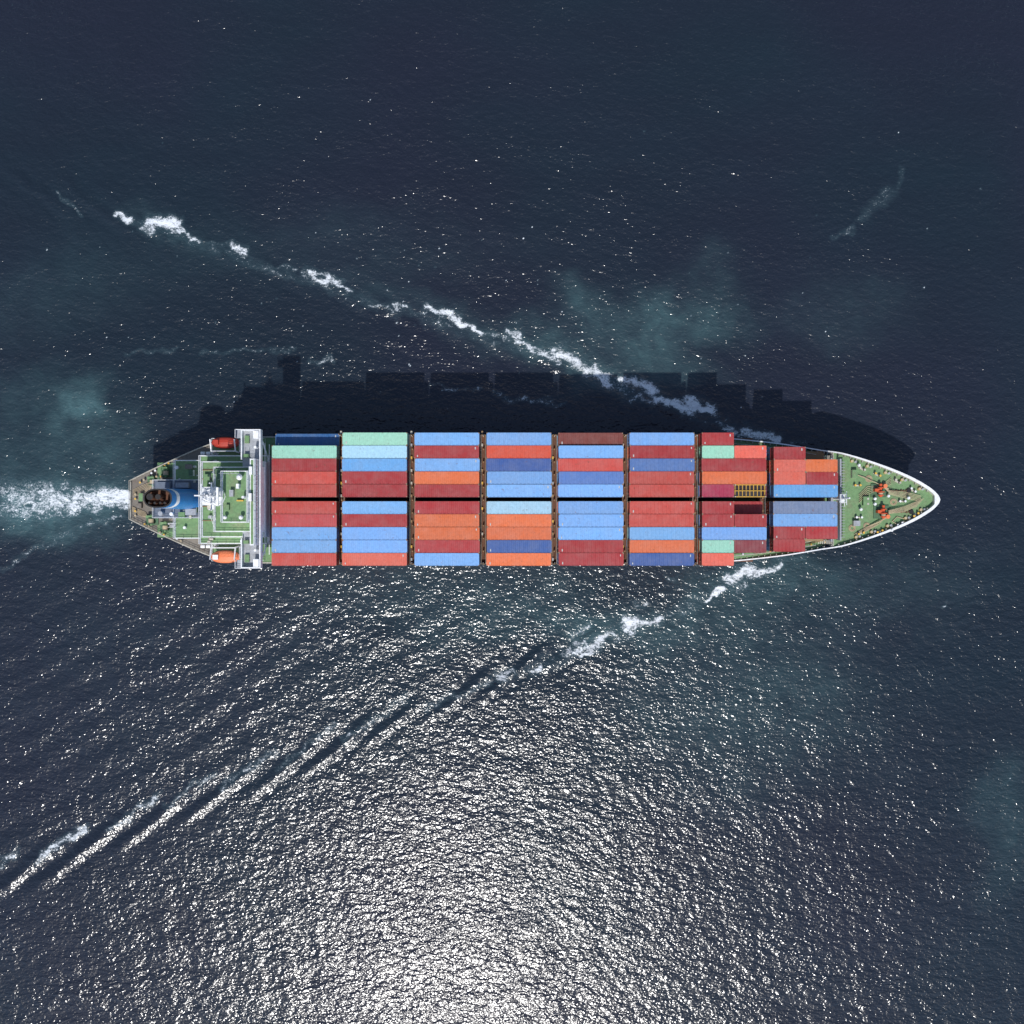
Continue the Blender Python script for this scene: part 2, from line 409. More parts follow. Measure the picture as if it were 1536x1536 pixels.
B8=[(None,None),('R',None),('F','O'),('F','R'),('L*',None),('A*',None),('L*',None),('R','R'),('R',None),(None,None)]
for r,(a,c) in enumerate(B8):
    y=rowy(r)*0.985
    if not a: continue
    if a.endswith('*'):
        code='K' if r==4 else a[0]
        for t in range(3): add_container(cx8,y,h8+t*TG,'c40',code if t==2 else random.choice(pal))
        continue
    for t in range(3): add_container(cx8-off,y,h8+t*TG,'c20',a if t==2 else random.choice(pal))
    if c:
        for t in range(3): add_container(cx8+off,y,h8+t*TG,'c20',c if t==2 else random.choice(pal))
fr=B(); zt=HZ+3*TG; x0=cx7+off-2.95; x1=cx7+off+2.95; yy=rowy(4)
fr.box(x0,yy-1.18,zt,x1,yy+1.18,zt+0.35,'dark')
for k in range(9):
    x=x0+0.15+k*(x1-x0-0.3)/8; fr.box(x-0.05,yy-1.1,zt+1.9,x+0.05,yy+1.1,zt+2.05,'yellow')
for y in (-1.12,0,1.12): fr.box(x0,yy+y-0.06,zt+2.055,x1,yy+y+0.06,zt+2.2,'yellow')
for x in (x0+.1,x1-.1):
    for y in (-1.1,1.1): fr.box(x-.1,yy+y-.08,zt+.35,x+.1,yy+y+.08,zt+2.5,'cream')
fr.obj('flat_rack_container')
# ---------------------------------------------------------------- hatch covers, lashing bridges
hb=B()
for px in [b_[0] for b_ in bays]+[1101.5]:
    cx=PX(px,TOPZ)
    for (ya,yb) in ((-12.3,-4.2),(-4.1,4.1),(4.2,12.3)):
        hb.box(cx-6.2,ya,MAIN-.7,cx+6.2,yb,HZ-0.02,'tan','rust')
hb.box(cx8-6.2,-8.2,MAIN,cx8+6.2,9.6,h8-0.02,'cream','tan')
hb.obj('hatch_covers',ship)
lb=B()
gaps=[(456+562)/2-0.5,(562+670.5)/2,(670.5+778.5)/2,(778.5+886.5)/2,(886.5+993)/2,(993+1101.5)/2,1155]
for gi,gp in enumerate(gaps):
    gx=PX(gp,TOPZ); ym=12.3 if gi<6 else 9.5
    top=MAIN+6.2 if gi<6 else MAIN+4
    lb.box(gx-0.45,-ym,top,gx+0.45,ym,top+0.1,'rust')
    lb.box(gx-0.3,-ym,top-2.7,gx+0.3,ym,top-2.6,'rust')
    y=-ym
    while y<=ym+0.01:
        lb.box(gx-0.12,y-0.1,MAIN,gx+0.12,y+0.1,top+1.1,'tan'); 
        if random.random()<0.6: lb.box(gx-0.42,y+0.6,top+0.1,gx-0.1,y+1.1,top+0.5,random.choice(['tan','yellow','cream','lgrey']))
        for s in (-1,1):
            lb.beam((gx+s*0.45,y,top+0.1),(gx+s*0.45,y,top+1.1),0.03,'cream',4)
        y+=2.43
    for s in (-1,1):
        lb.beam((gx+s*0.45,-ym,top+1.1),(gx+s*0.45,ym,top+1.1),0.035,'cream',4)
    for s in (-1,1):
        lb.box(gx-0.4,s*(ym+0.02),MAIN,gx+0.4,s*(ym-0.05),top+1.2,'tan')
        lb.cyl(gx,s*(ym-0.3),top+1.1,top+3.0,0.05,'white',n=6)
lb.obj('lashing_bridges',ship)
# ---------------------------------------------------------------- superstructure
s=B()
FRX=-46.25
def house(px0,py0,px1,py1,z0,z1,roof,rail=True,front=False,wins=True,edge=0.2):
    x0,x1=PX(px0,z1),PX(px1,z1); y0,y1=PY(py1,z1),PY(py0,z1)
    if front: x1=FRX
    s.box(x0,y0,z0,x1,y1,z1,'white')
    s.box(x0+edge,y0+edge,z1,x1-edge,y1-edge,z1+0.03,roof)
    if rail: s.rrect(x0+0.1,y0+0.1,x1-0.1,y1-0.1,z1,r=0.04)
    if wins:
        nz=max(1,int((z1-z0)/2.8))
        for j in range(nz):
            zc=z0+1.5+j*2.8
            k=int((y1-y0)/1.8)
            for i in range(k):
                yc=y0+(i+0.5)*(y1-y0)/k
                if not front: s.box(x1-0.01,yc-0.25,zc-0.3,x1+0.03,yc+0.25,zc+0.3,'glass')
                s.box(x0-0.03,yc-0.3,zc-0.35,x0+0.01,yc+0.3,zc+0.35,'glass')
            k=int((x1-x0)/1.8)
            for i in range(k):
                xc=x0+(i+0.5)*(x1-x0)/k
                for yy,sg in ((y0,-1),(y1,1)): s.box(xc-0.3,yy-0.02,zc-0.35,xc+0.3,yy+0.02,zc+0.35,'glass')
    return x0,y0,x1,y1
house(262,690,388,808,MAIN,13.6,'green',front=True)
house(300,683,386,816,13.6,17.4,'green',front=True)
house(303,692,386,806,17.4,20.2,'green',front=True)
house(322,700,386,798,20.2,23.4,'green',front=True)
wh=house(333,706,373,784,23.43,27.0,'green',front=False,rail=True,wins=False)
zw=23.4
X0,X1=PX(364,zw),FRX+0.35
s.box(X0,-12.7,zw-0.25,X1,12.7,zw-0.002,'white','lgrey')
s.box(X0+0.2,-12.5,zw,X1-0.2,12.5,zw+0.02,'lgrey')
s.box(X1-0.22,-12.7,zw+.021,X1,12.7,zw+1.15,'white')
for sg in (1,-1):
    s.box(X0,sg*12.7,zw+.021,X1-0.22,sg*12.48,zw+1.15,'white')
    s.box(X0,sg*12.48,zw+.021,X0+0.18,sg*7.2,zw+1.15,'white')
    s.box(X1-1.3,sg*12.4,zw,X1-0.3,sg*11.0,zw+1.3,'white','white')
    s.box(X0-1.1,sg*12.7,zw-0.2,X0,sg*11.2,zw-0.05,'white','lgrey'); s.rail([(X0-1.1,sg*11.2),(X0-1.1,sg*12.7),(X0,sg*12.7)],zw)
    s.beam((X0+1,sg*8.0,17.4),(X0+1,sg*12.3,zw-0.2),0.15,'white'); s.beam((X1-0.6,sg*8.0,17.4),(X1-0.6,sg*12.3,zw-0.2),0.15,'white')
    s.cyl(X1-0.9,sg*9.4,zw,zw+1.5,0.25,'white',n=10)
    s.box(X0+0.4,sg*8.2,zw,X0+1.3,sg*7.6,zw+0.9,'green')
    s.box(X0+0.5,sg*11.6,zw,X0+1.3,sg*10.2,zw+0.5,'green','green')
wx=wh[2]
s.box(wx,PY(818,26.2),zw,FRX,PY(688,26.2),26.3,'white'); s.box(wx+0.2,PY(816,26.2),26.3,FRX-0.35,PY(690,26.2),26.33,'green')
s.rail([(FRX-0.1,PY(818,26.2)),(FRX-0.1,PY(688,26.2))],26.3,r=0.05)
yy=PY(817,26.2)+0.3
while yy<PY(689,26.2)-0.6:
    s.box(FRX-0.02,yy,25.3,FRX+0.03,yy+0.7,25.8,'glass'); yy+=0.95
for zz in (14.6,17.4,20.4): s.box(FRX,-10.5,zz,FRX+0.12,10.5,zz+0.1,'white')
s.box(PX(374,26.4),PY(700,26.4),26.33,PX(379,26.4),PY(712,26.4),26.9,'white','white')
s.box(PX(374,26.4),PY(740,26.4),26.33,PX(379,26.4),PY(752,26.4),27.2,'lgrey','white')
def dome(px,py,z,r,mat='white'):
    x,y=PX(px,z),PY(py,z)
    s.cyl(x,y,z,z+0.8,0.15,'white',n=8); s.cyl(x,y,z+0.8,z+0.8+r*0.8,r*0.8,mat,n=14,r2=r); s.cyl(x,y,z+0.8+r*0.8,z+0.8+r*1.5,r,mat,n=14,r2=r*0.5)
dome(362,716,27,0.55);dome(364,776,27,0.4);dome(340,776,27,0.35)
s.box(PX(346,27),PY(735,27),27.03,PX(352,27),PY(745,27),27.9,'cream','lgrey')
s.box(PX(356,27),PY(750,27),27.03,PX(366,27),PY(752,27),27.5,'yellow')
s.box(PX(340,27),PY(757,27),27.03,PX(345,27),PY(765,27),27.6,'green')
s.box(PX(357,27),PY(726,27),27.03,PX(361,27),PY(733,27),28.2,'white')
s.cyl(PX(368,27),PY(746,27),27,28.6,0.25,'white',n=10)
for k in range(5): s.cyl(PX(338+k*6,27),PY(711,27),27,30.5,0.03,'white',n=5)
for z,x0p,x1p,y0p,y1p,n in ((17.43,306,330,690,700,4),(20.25,306,332,704,790,10),(13.65,266,298,694,804,14),(17.45,303,384,808,815,6),(23.45,326,333,706,784,4)):
    for k in range(n):
        x=PX(random.uniform(x0p,x1p),z);y=PY(random.uniform(y0p,y1p),z)
        w=random.uniform(0.15,0.6);l=random.uniform(0.2,0.9)
        if random.random()<0.35: s.cyl(x,y,z,z+random.uniform(0.5,1.3),w*0.6,'white',random.choice(['lgrey','white','cream']),n=10)
        else: s.box(x-l,y-w,z,x+l,y+w,z+random.uniform(0.3,1.2),random.choice(['white','cream','lgrey','green']),random.choice(['white','green','dgreen','cream','brown']))
for k in range(7):
    z=20.28; y=PY(random.uniform(700,800),z); s.beam((PX(304,z),y,z+0.15),(PX(random.uniform(315,330),z),y,z+0.15),0.07,random.choice(['white','tan','lgrey']))
def stairs(x,y,z0,z1,dx,dy,w=0.8):
    n=int((z1-z0)/0.3)
    for k in range(n):
        t=k/n; cx=x+dx*t; cy=y+dy*t
        s.box(cx-(w/2 if dx==0 else .12),cy-(w/2 if dy==0 else .12),z0+(z1-z0)*t,cx+(w/2 if dx==0 else .12),cy+(w/2 if dy==0 else .12),z0+(z1-z0)*t+0.05,'lgrey')
    for sg in (-.5,.5):
        ox,oy=(w*sg,0) if dx==0 else (0,w*sg)
        s.beam((x+ox,y+oy,z0+.9),(x+dx+ox,y+dy+oy,z1+.9),0.04,'white'); s.beam((x+ox,y+oy,z0),(x+dx+ox,y+dy+oy,z1),0.06,'white')
stairs(-57.5,9.0,13.6,17.4,0,-3.0); stairs(-57.5,-9.0,13.6,17.4,0,3.0)
stairs(-59.3,7.5,MAIN,13.6,3,0); stairs(-68,-5.0,MAIN,13.6,3,0)
stairs(-56.6,3.5,17.4,20.2,0,-3); stairs(-54.8,-6,20.2,23.4,0,3)
for sg in (1,-1):
    y0,y1=8.5,11.9
    s.box(-58.2,sg*y0,13.5,-48.0,sg*y1,13.7,'white','green'); s.rail([(-58.1,sg*y0),(-58.1,sg*(y1-.05)),(-48.1,sg*(y1-.05))],13.7)
    for x in (-57.5,-54,-50.5): s.beam((x,sg*(y1-.2),MAIN),(x,sg*(y1-.2),13.5),0.12,'white')
    s.box(-52.0,sg*9.0,13.7,-48.5,sg*11.4,16.4,'white','grey'); s.rrect(-51.9,sg*9.1,-48.6,sg*11.3,16.4)
    for x in (-57.2,-52.6):
        s.beam((x,sg*8.9,13.7),(x,sg*9.2,17.6),0.16,'white'); s.beam((x,sg*9.2,17.6),(x,sg*11.4,18.3),0.14,'white'); s.beam((x,sg*11.4,18.3),(x,sg*11.5,17.2),0.05,'lgrey')
    s.beam((-57.2,sg*9.2,17.6),(-52.6,sg*9.2,17.6),0.1,'white')
    for k in range(3): s.beam((-61.5+k*1.1,sg*9.2,MAIN+0.7),(-60.7+k*1.1,sg*9.2,MAIN+0.7),0.33,'white',12)
for px,py,a in ((205,745,1.57),(205,770,1.57),(215,722,.6),(232,708,.6),(252,697,.55),(222,788,-.5),(245,800,-.5),(270,810,-.5),(240,715,0),(258,786,0)):
    x,y=PX(px,MAIN),PY(py,MAIN)
    c,s_=math.cos(a),math.sin(a)
    for t in (-.45,.45): s.cyl(x+c*t,y+s_*t,MAIN,MAIN+.75,.2,'cream',random.choice(['yellow','white','rope']),n=10)
def winch(px,py):
    x,y=PX(px,MAIN),PY(py,MAIN)
    s.box(x-1.2,y-1.0,MAIN,x+1.2,y+1.0,MAIN+.2,'dgreen')
    s.beam((x,y-1.1,MAIN+.8),(x,y+1.1,MAIN+.8),.22,'green',8)
    s.beam((x,y-.7,MAIN+.8),(x,y+.2,MAIN+.8),.5,'rope',12)
    for t in (-.75,.25): s.beam((x,y+t,MAIN+.8),(x,y+t+.1,MAIN+.8),.7,'dgreen',14)
    s.box(x-.9,y+.4,MAIN+.2,x+.4,y+.9,MAIN+1.2,'green')
winch(231,722);winch(229,780);winch(250,790);winch(251,708)
for k in range(7):
    s.path([(PX(231,MAIN),PY(722+k,MAIN),MAIN+.7),(PX(214+k,MAIN),PY(728+k*2,MAIN),MAIN+.15),(PX(200,MAIN),PY(735+k*1.5,MAIN),MAIN+.2)],.05,'rope',5)
    s.path([(PX(229,MAIN),PY(778+k,MAIN),MAIN+.7),(PX(212+k,MAIN),PY(774-k,MAIN),MAIN+.15),(PX(199,MAIN),PY(766-k,MAIN),MAIN+.2)],.05,'rope',5)
s.pbox(208,740,214,752,MAIN,MAIN+1.0,'cream','green')
s.pbox(205,755,212,762,MAIN,MAIN+.7,'black','brown')
s.pbox(236,694,262,716,MAIN,MAIN+.06,'dgreen','green'); 
s.pbox(236,786,262,806,MAIN,MAIN+.06,'dgreen','green')
pts=[(x,b_) for x,b_ in INN if x<-50]
pts=[(x+0.1,b_-0.05) for x,b_ in pts]
s.rail([(INN[0][0]+.15,-3.7),(INN[0][0]+.15,3.7)]+pts,MAIN+.12,'cream',r=.05)
s.rail([(x,-b_) for x,b_ in [(INN[0][0]+.15,3.7)]+pts],MAIN+.12,'cream',r=.05)
s.box(-69.5,-3.6,MAIN,-60,3.9,14.0,'white','grey'); s.rrect(-69.4,-3.5,-60.1,3.8,14.0)
s.box(-68.8,2.2,14.0,-66.2,3.4,15.0,'lgrey','grey'); s.box(-63,-3.0,14.0,-61,-1.8,15.2,'white','lgrey')
s.box(-65,2.3,14.0,-62.5,3.3,14.9,'lgrey','lgrey'); s.cyl(-67.8,-2.7,14,15.3,.45,'lgrey',n=12); s.cyl(-65.8,-2.8,14,15.0,.35,'white',n=12)
s.obj('superstructure',ship)
f=B()
def oval(z,xa,xb,w,n=40):
    out=[];cx=(xa+xb)/2;L=(xb-xa)/2
    for k in range(n):
        a=2*math.pi*k/n; c=math.cos(a);si=math.sin(a)
        e=0.8
        out.append((cx+L*math.copysign(abs(c)**e,c),w*math.copysign(abs(si)**e,si)+.1,z))
    return out
rings=[(14.0,-67.4,-59.8,2.0,'blue'),(18.5,-67.3,-60.5,1.9,'blue'),(21.2,-67.25,-61.0,1.85,'blue'),(22.6,-67.2,-61.3,1.83,'white'),(23.6,-67.1,-61.5,1.8,'blue'),(25.2,-67.05,-61.8,1.76,'black')]
R=[oval(z,a+0.1,b_,w) for z,a,b_,w,_ in rings]
for i in range(len(R)-1):
    for k in range(40):
        k2=(k+1)%40; f.face([R[i][k],R[i][k2],R[i+1][k2],R[i+1][k]],rings[i][4])
inn=oval(25.2,-66.75,-62.1,1.5); inl=oval(23.6,-66.75,-62.1,1.5)
for k in range(40):
    k2=(k+1)%40; f.face([R[-1][k],R[-1][k2],inn[k2],inn[k]],'black'); f.face([inn[k],inn[k2],inl[k2],inl[k]],'black')
f.face(inl,'rust')
for x,r in ((-65.6,.6),(-64.1,.5)):
    f.cyl(x,0.35,23,25.9,r,'rust','black',n=14)
for x in (-65.8,-64.8,-63.8,-63.0): f.cyl(x,-0.75,23,25.6,.22,'rust','black',n=12)
f.obj('funnel',ship,)
r=B(); mx,my=PX(318,30),PY(744,30)
zb=20.2
for dx,dy in ((-.9,-.9),(-.9,.9),(.9,0)): r.beam((mx+dx,my+dy,zb),(mx+dx*.3,my+dy*.3,33.5),.17,'white',8)
r.cyl(mx,my,zb,36.5,.22,'white',n=10,r2=.1)
for z,w in ((26.5,1.7),(29.5,1.3),(32.3,.9)):
    r.cyl(mx-.2,my,z,z+.1,w,'white',n=12); 
    pts=[(mx-.2+w*math.cos(a*math.pi/4),my+w*math.sin(a*math.pi/4)) for a in range(9)]; r.rail(pts,z+.1,h=.8,sp=1.5,r=.04)
r.beam((mx+.3,my-2.6,31.2),(mx+.3,my+2.4,31.2),.14,'white'); r.beam((mx-.4,my-2.0,34.4),(mx-.4,my+2.0,34.4),.1,'white')
for t in (-2.4,-1.2,1.1,2.2): r.cyl(mx+.3,my+t,31.2,32.4,.12,'white',n=8)
r.box(mx+.9,my-1.7,30.3,mx+1.3,my+1.5,30.6,'white'); r.box(mx-2.0,my-.1,33.0,mx+.3,my+.12,33.3,'white')
r.beam((mx-.5,my+.3,28),(mx-3.9,my+1.8,24),.2,'white'); r.beam((mx-.5,my-.3,28),(mx-4.2,my-.9,23.5),.2,'white'); r.beam((mx,my,27.5),(mx-3.3,my+.4,23.3),.15,'white')
r.box(mx-2.6,my-1.1,25.5,mx-1,my+1.6,25.65,'white'); r.rrect(mx-2.6,my-1.1,mx-1,my+1.6,25.65,h=.8,r=.04)
r.box(mx-4.2,my-1.5,20.2,mx-1.8,my+1.8,22.8,'white','white')
r.cyl(mx-3.1,my-.9,22.8,23.8,.4,'white',n=12); r.cyl(mx-2.4,my+1.2,22.8,24.0,.3,'cream',n=12)
r.obj('radar_mast',ship)
def lifeboat(x,y,z,L,W,mat,name):
    b_=B(); nx,na=18,16
    prof=[]
    for i in range(nx+1):
        t=-1+2*i/nx; w=(1-abs(t)**2.6)**.55 if abs(t)<1 else 0
        ring=[]
        for k in range(na):
            a=2*math.pi*k/na; c=math.cos(a);si=math.sin(a)
            hh=1.05 if si>0 else 1.1
            ring.append((x+t*L/2,y+W/2*max(w,.05)*math.copysign(abs(c)**.8,c),z+hh*max(w,.05)*math.copysign(abs(si)**.8,si)))
        prof.append(ring)
    for i in range(nx):
        for k in range(na):
            k2=(k+1)%na
            b_.face([prof[i][k],prof[i+1][k],prof[i+1][k2],prof[i][k2]],mat)
    b_.face(prof[0],mat); b_.face(prof[-1][::-1],mat)
    b_.box(x-L*.36,y-.45,z+.85,x-L*.18,y+.45,z+1.5,mat,'white' if mat=='orange' else mat)
    for t in (-.35,.35): b_.cyl(x+t*L,y,z+.7,z+1.4,.09,'lgrey',n=6)
    for sg in (-1,1): b_.path([(x+L/2*t,y+sg*(W/2)*(1-abs(t)**2.6)**.55*1.03,z+.1) for t in [-.9,-.6,-.3,0,.3,.6,.9]],.07,'black')
    for t in (-.1,.1,.25): b_.box(x+t*L-.2,y-W*.42,z+.55,x+t*L+.2,y+W*.42,z+.62,'glass')
    b_.obj(name,ship)
lifeboat(-54.9,10.9,16.0,5.6,2.2,'redboat','lifeboat_port')
lifeboat(-54.9,-11.0,16.0,5.8,2.4,'orange','lifeboat_starboard')
# ---------------------------------------------------------------- sea
HC=120.0; st=0.30
core=np.arange(-HC,HC+st/2,st)
grow=[];q=st;xx=HC
while xx<7000: q*=1.12; xx+=q; grow.append(xx)
grow=np.array(grow)
ax=np.concatenate([-grow[::-1],core,grow]).astype(np.float64)
ay=ax+CAMY
n=len(ax); X,Y=np.meshgrid(ax,ay,indexing='xy')
SPX=1360/190.0
U=X*SPX+768; V=768-(Y-CAMY)*SPX     # plan chart units
def vnoise(x,y,scale,seed,oct=3):
    r=np.random.default_rng(seed); G=r.random((257,257)); tot=np.zeros_like(x); amp=1;nor=0
    for o in range(oct):
        a=x/scale*(2**o)+o*17.3+1000; b_=y/scale*(2**o)+o*7.7+1000
        i=np.floor(a).astype(int);j=np.floor(b_).astype(int); fa=a-i;fb=b_-j; fa=fa*fa*(3-2*fa);fb=fb*fb*(3-2*fb)
        i0=i%256;j0=j%256;i1=(i+1)%256;j1=(j+1)%256
        tot+=amp*((G[i0,j0]*(1-fa)+G[i1,j0]*fa)*(1-fb)+(G[i0,j1]*(1-fa)+G[i1,j1]*fa)*fb); nor+=amp; amp*=.5
    return tot/nor
ed=np.maximum(np.abs(X),np.abs(Y-CAMY)); fade=np.clip((HC-ed)/15,0,1)
Z=np.zeros_like(X)
NW=36
for i in range(NW):
    lam=2.2*(12/2.2)**(rng.random()**1.3); th=math.radians(62)+rng.normal()*0.6
    a=0.0072*lam/(2*math.pi); k=2*math.pi/lam
    Z+=a*np.cos(k*(X*math.cos(th)+Y*math.sin(th))+rng.random()*6.28)
mod=0.55+0.9*vnoise(X,Y,22,3,2); Z*=mod
def seg_dist(x0,y0,x1,y1):
    dx,dy=x1-x0,y1-y0;L2=dx*dx+dy*dy
    t=np.clip(((U-x0)*dx+(V-y0)*dy)/L2,0,1)
    return np.hypot(U-x0-t*dx,V-y0-t*dy),t
# divergent bow-wave crests, en echelon along each arm of the wake
def crests(x0,y0,x1,y1,ang,step,length,wid,amp,start):
    global Z
    L=math.hypot(x1-x0,y1-y0); ux,uy=(x1-x0)/L,(y1-y0)/L
    a=math.radians(ang); cx_,cy_=math.cos(a),math.sin(a); nx,ny=-cy_,cx_
    s_=start; k=0
    wob=(vnoise(U,V,45,77,2)-.5)*7
    while s_<L:
        jx=rng.normal()*6; px=x0+ux*(s_+jx); py=y0+uy*(s_+jx)
        g_=1+0.5*s_/L; ln=length*g_*rng.uniform(.85,1.15); w_=wid*g_
        m=(np.abs(U-px)<ln*1.6)&(np.abs(V-py)<ln*1.6)
        du=U[m]-px;dv=V[m]-py
        al=du*cx_+dv*cy_; ac=du*nx+dv*ny+wob[m]+ (al/ln)**2*6*(1 if ny>0 else 1)
        # crest profile : ridge with a trough each side
        pr=np.exp(-(ac/w_)**2)*1.0-0.55*np.exp(-((ac+1.7*w_)/w_)**2)-0.45*np.exp(-((ac-1.8*w_)/w_)**2)
        Z[m]+=amp*rng.uniform(.8,1.15)*pr*np.exp(-(al/(ln*.55))**4)
        s_+=step*g_; k+=1
crests(1165,848,-120,1378,-38,80,88,6.0,0.27,330)
crests(1165,660,-120,226,34,72,70,6.0,0.16,200)
inside=np.clip((V-850)/60,0,1)*np.clip(((1432+(848-1432)*(U+250)/1415)-V)/60,0,1)*np.clip((1000-U)/200,0,1)
Z+=0.045*inside*np.cos(2*np.pi*((U*math.sin(.5)+V*math.cos(.5))/42)+4*vnoise(U,V,150,8,2))*(.3+1.4*vnoise(U,V,70,55,2))
inside2=np.clip((650-V)/60,0,1)*np.clip((V-(182+(660-182)*(U+250)/1415))/60,0,1)*np.clip((900-U)/200,0,1)
Z+=0.02*inside2*np.cos(2*np.pi*((-U*math.sin(.35)+V*math.cos(.35))/40)+4*vnoise(U,V,150,9,2))
# foam
wob=(vnoise(U,V,16,21,3)-.5)*20; wob2=(vnoise(U,V,16,22,3)-.5)*20
U0,V0=U,V; U=U+wob;V=V+wob2
foam=np.zeros_like(X)
strokes=[
(1165,662,1118,648,7,.78),(1120,650,1085,638,7,.7),(1062,614,1030,602,9,.98),(1035,612,985,600,9,.88),(978,585,935,572,8,.82),(1000,606,950,598,5,.62),(915,575,880,552,8,.82),(880,552,835,528,10,.76),(840,545,800,524,7,.62),(800,524,765,500,6,.68),(724,497,690,483,5,.84),(690,480,640,461,6,.8),(615,464,590,455,5,.72),(590,462,560,458,4,.58),(525,434,490,420,4,.7),(488,424,462,408,8,.82),(365,378,348,370,6,.74),(303,362,275,345,4,.74),(268,340,225,336,9,.84),(230,346,210,344,5,.66),(195,329,177,323,5,.78),(120,322,80,290,3,.48),(440,402,400,398,3,.5),(340,372,320,370,3,.5),(275,345,195,330,4,.5),(348,372,303,362,4,.42),(640,470,610,464,4,.5),(765,510,724,497,5,.5),
(1160,664,850,545,13,.38),(850,545,560,455,9,.34),(560,455,180,325,7,.34),(940,585,860,545,14,.5),(780,600,740,590,4,.46),(850,606,780,600,3,.48),(720,584,640,580,3,.48),
(1172,842,1165,850,4,.85),(1160,852,1125,862,7,.74),(1125,856,1090,868,10,.8),(1085,884,1060,900,4,.9),(1120,876,1085,882,6,.5),(990,930,968,940,5,.72),(972,936,938,930,9,.82),(965,945,940,940,5,.7),(920,952,900,960,7,.66),(900,965,845,978,9,.68),(885,978,870,985,4,.8),(812,1002,798,1008,6,.76),(770,1008,745,1015,7,.68),(1040,912,1000,925,5,.5),(880,940,860,955,7,.5),(1160,852,800,1005,12,.32),(730,1025,640,1058,6,.45),
(1010,870,1000,866,5,.48),(968,905,950,903,5,.48),
(125,1240,60,1285,6,.66),(235,1195,165,1245,5,.58),(320,1160,250,1208,5,.55),(415,1122,330,1185,5,.50),(25,1280,0,1296,6,.66),(505,1085,420,1150,5,.46),(610,1045,515,1110,5,.44),
(1355,255,1345,275,5,.32),(1335,290,1290,325,11,.34),(1280,345,1250,358,4,.36),(440,524,300,528,3,.40),(265,524,190,532,3,.40),(495,541,470,540,4,.5),
(190,775,120,790,4,.48),(110,800,60,820,4,.45),(60,815,0,860,4,.42),(1420,905,1412,912,2,.6),
]
for x0,y0,x1,y1,w,sg in strokes:
    d_,t=seg_dist(x0,y0,x1,y1); foam=np.maximum(foam,sg*np.exp(-(d_/(w*1.25))**2))
for i in range(110):
    if i<65: a,b_=rng.uniform(180,1250),rng.uniform(340,620)
    else: a,b_=rng.uniform(0,1536),rng.uniform(0,1300)
    d_=np.hypot(U0-a,V0-b_); foam=np.maximum(foam,.9*np.exp(-(d_/rng.uniform(1.0,1.7))**2)*(d_<12))
t=(198-U)/220.0; yc=755+ -10*np.clip(t,0,1.2)+5*np.sin(U/37.)
hw=11+30*np.clip(t,0,3)**.75
prof=np.exp(-np.abs((V-yc)/hw)**2.6)*(U0<201)
wash=prof*(0.50+0.48*np.exp(-np.clip(t,0,9)*2.2))*np.clip(1.25-.30*t,0,1)
edge=np.exp(-((V-(yc-hw*.75))/9)**2)+np.exp(-((V-(yc+hw*.62))/9)**2)
foam=np.maximum(foam,wash); foam=np.maximum(foam,.62*edge*(U<190)*np.exp(-np.clip(t,0,9)*.35)*(t>.1))
dd=np.abs(np.abs(Y)-12.2); foam=np.maximum(foam,.34*np.exp(-(dd/.7)**2)*(X>-50)*(X<62))
U,V=U0,V0
turb=np.zeros_like(X)
wv=(vnoise(U,V,90,31,4)-.5)*110;wu=(vnoise(U,V,90,32,4)-.5)*110
def blob(cx,cy,rx,ry,s_,rot=0):
    global turb
    a=(U+wu-cx);b_=(V+wv-cy);c,si=math.cos(rot),math.sin(rot)
    p=(a*c+b_*si)/rx; q=(-a*si+b_*c)/ry
    turb+=s_*np.exp(-(p*p+q*q)**1.4)
blob(960,485,110,50,.46);blob(860,440,40,25,.25);blob(1080,465,60,60,.25);blob(1250,470,90,60,.12)
blob(125,605,32,26,.5);blob(30,590,90,50,.22);blob(40,700,160,60,.25);blob(60,755,140,35,.55);blob(150,650,60,50,.2)
blob(1110,1040,200,150,.22);blob(900,930,190,40,.28);blob(1150,880,110,40,.22);blob(1510,1240,60,90,.2);blob(1300,880,160,60,.14)
blob(850,545,130,28,.36,.4);blob(1000,560,100,25,.30,.35);blob(640,480,140,22,.16,.35);blob(240,340,90,20,.12,.3);blob(500,380,300,60,.08);blob(300,1000,420,200,.05);blob(700,900,300,60,.14);blob(60,440,160,60,.1)
turb*=0.45+1.1*vnoise(U,V,38,41,5)
turb+=np.exp(-((V-755)/60)**2)*(U<200)*.10
me=bpy.data.meshes.new('sea_water')
co=np.stack([X,Y,Z*fade],axis=-1).reshape(-1,3).astype(np.float32)
me.vertices.add(n*n); me.vertices.foreach_set('co',co.ravel())
idx=np.arange(n*n).reshape(n,n); quads=np.stack([idx[:-1,:-1],idx[:-1,1:],idx[1:,1:],idx[1:,:-1]],axis=-1).reshape(-1,4)
nf=len(quads); me.loops.add(nf*4); me.loops.foreach_set('vertex_index',quads.ravel().astype(np.int32))
me.polygons.add(nf); me.polygons.foreach_set('loop_start',np.arange(0,nf*4,4,dtype=np.int32)); 
me.polygons.foreach_set('use_smooth',np.ones(nf,dtype=bool))
for nm,arr in (('foam',foam*fade),('turb',np.clip(turb,0,1)*fade)):
    at=me.attributes.new(nm,'FLOAT','POINT'); at.data.foreach_set('value',arr.reshape(-1).astype(np.float32))
me.update(); me.validate()
sea=bpy.data.objects.new('sea_water',me); scene.collection.objects.link(sea)
wm,nt,b=new_mat('sea_water'); me.materials.append(wm)
tc=N(nt,'ShaderNodeTexCoord'); pos=tc.outputs['Object']
fa=N(nt,'ShaderNodeAttribute'); fa.attribute_name='foam'; ta=N(nt,'ShaderNodeAttribute'); ta.attribute_name='turb'
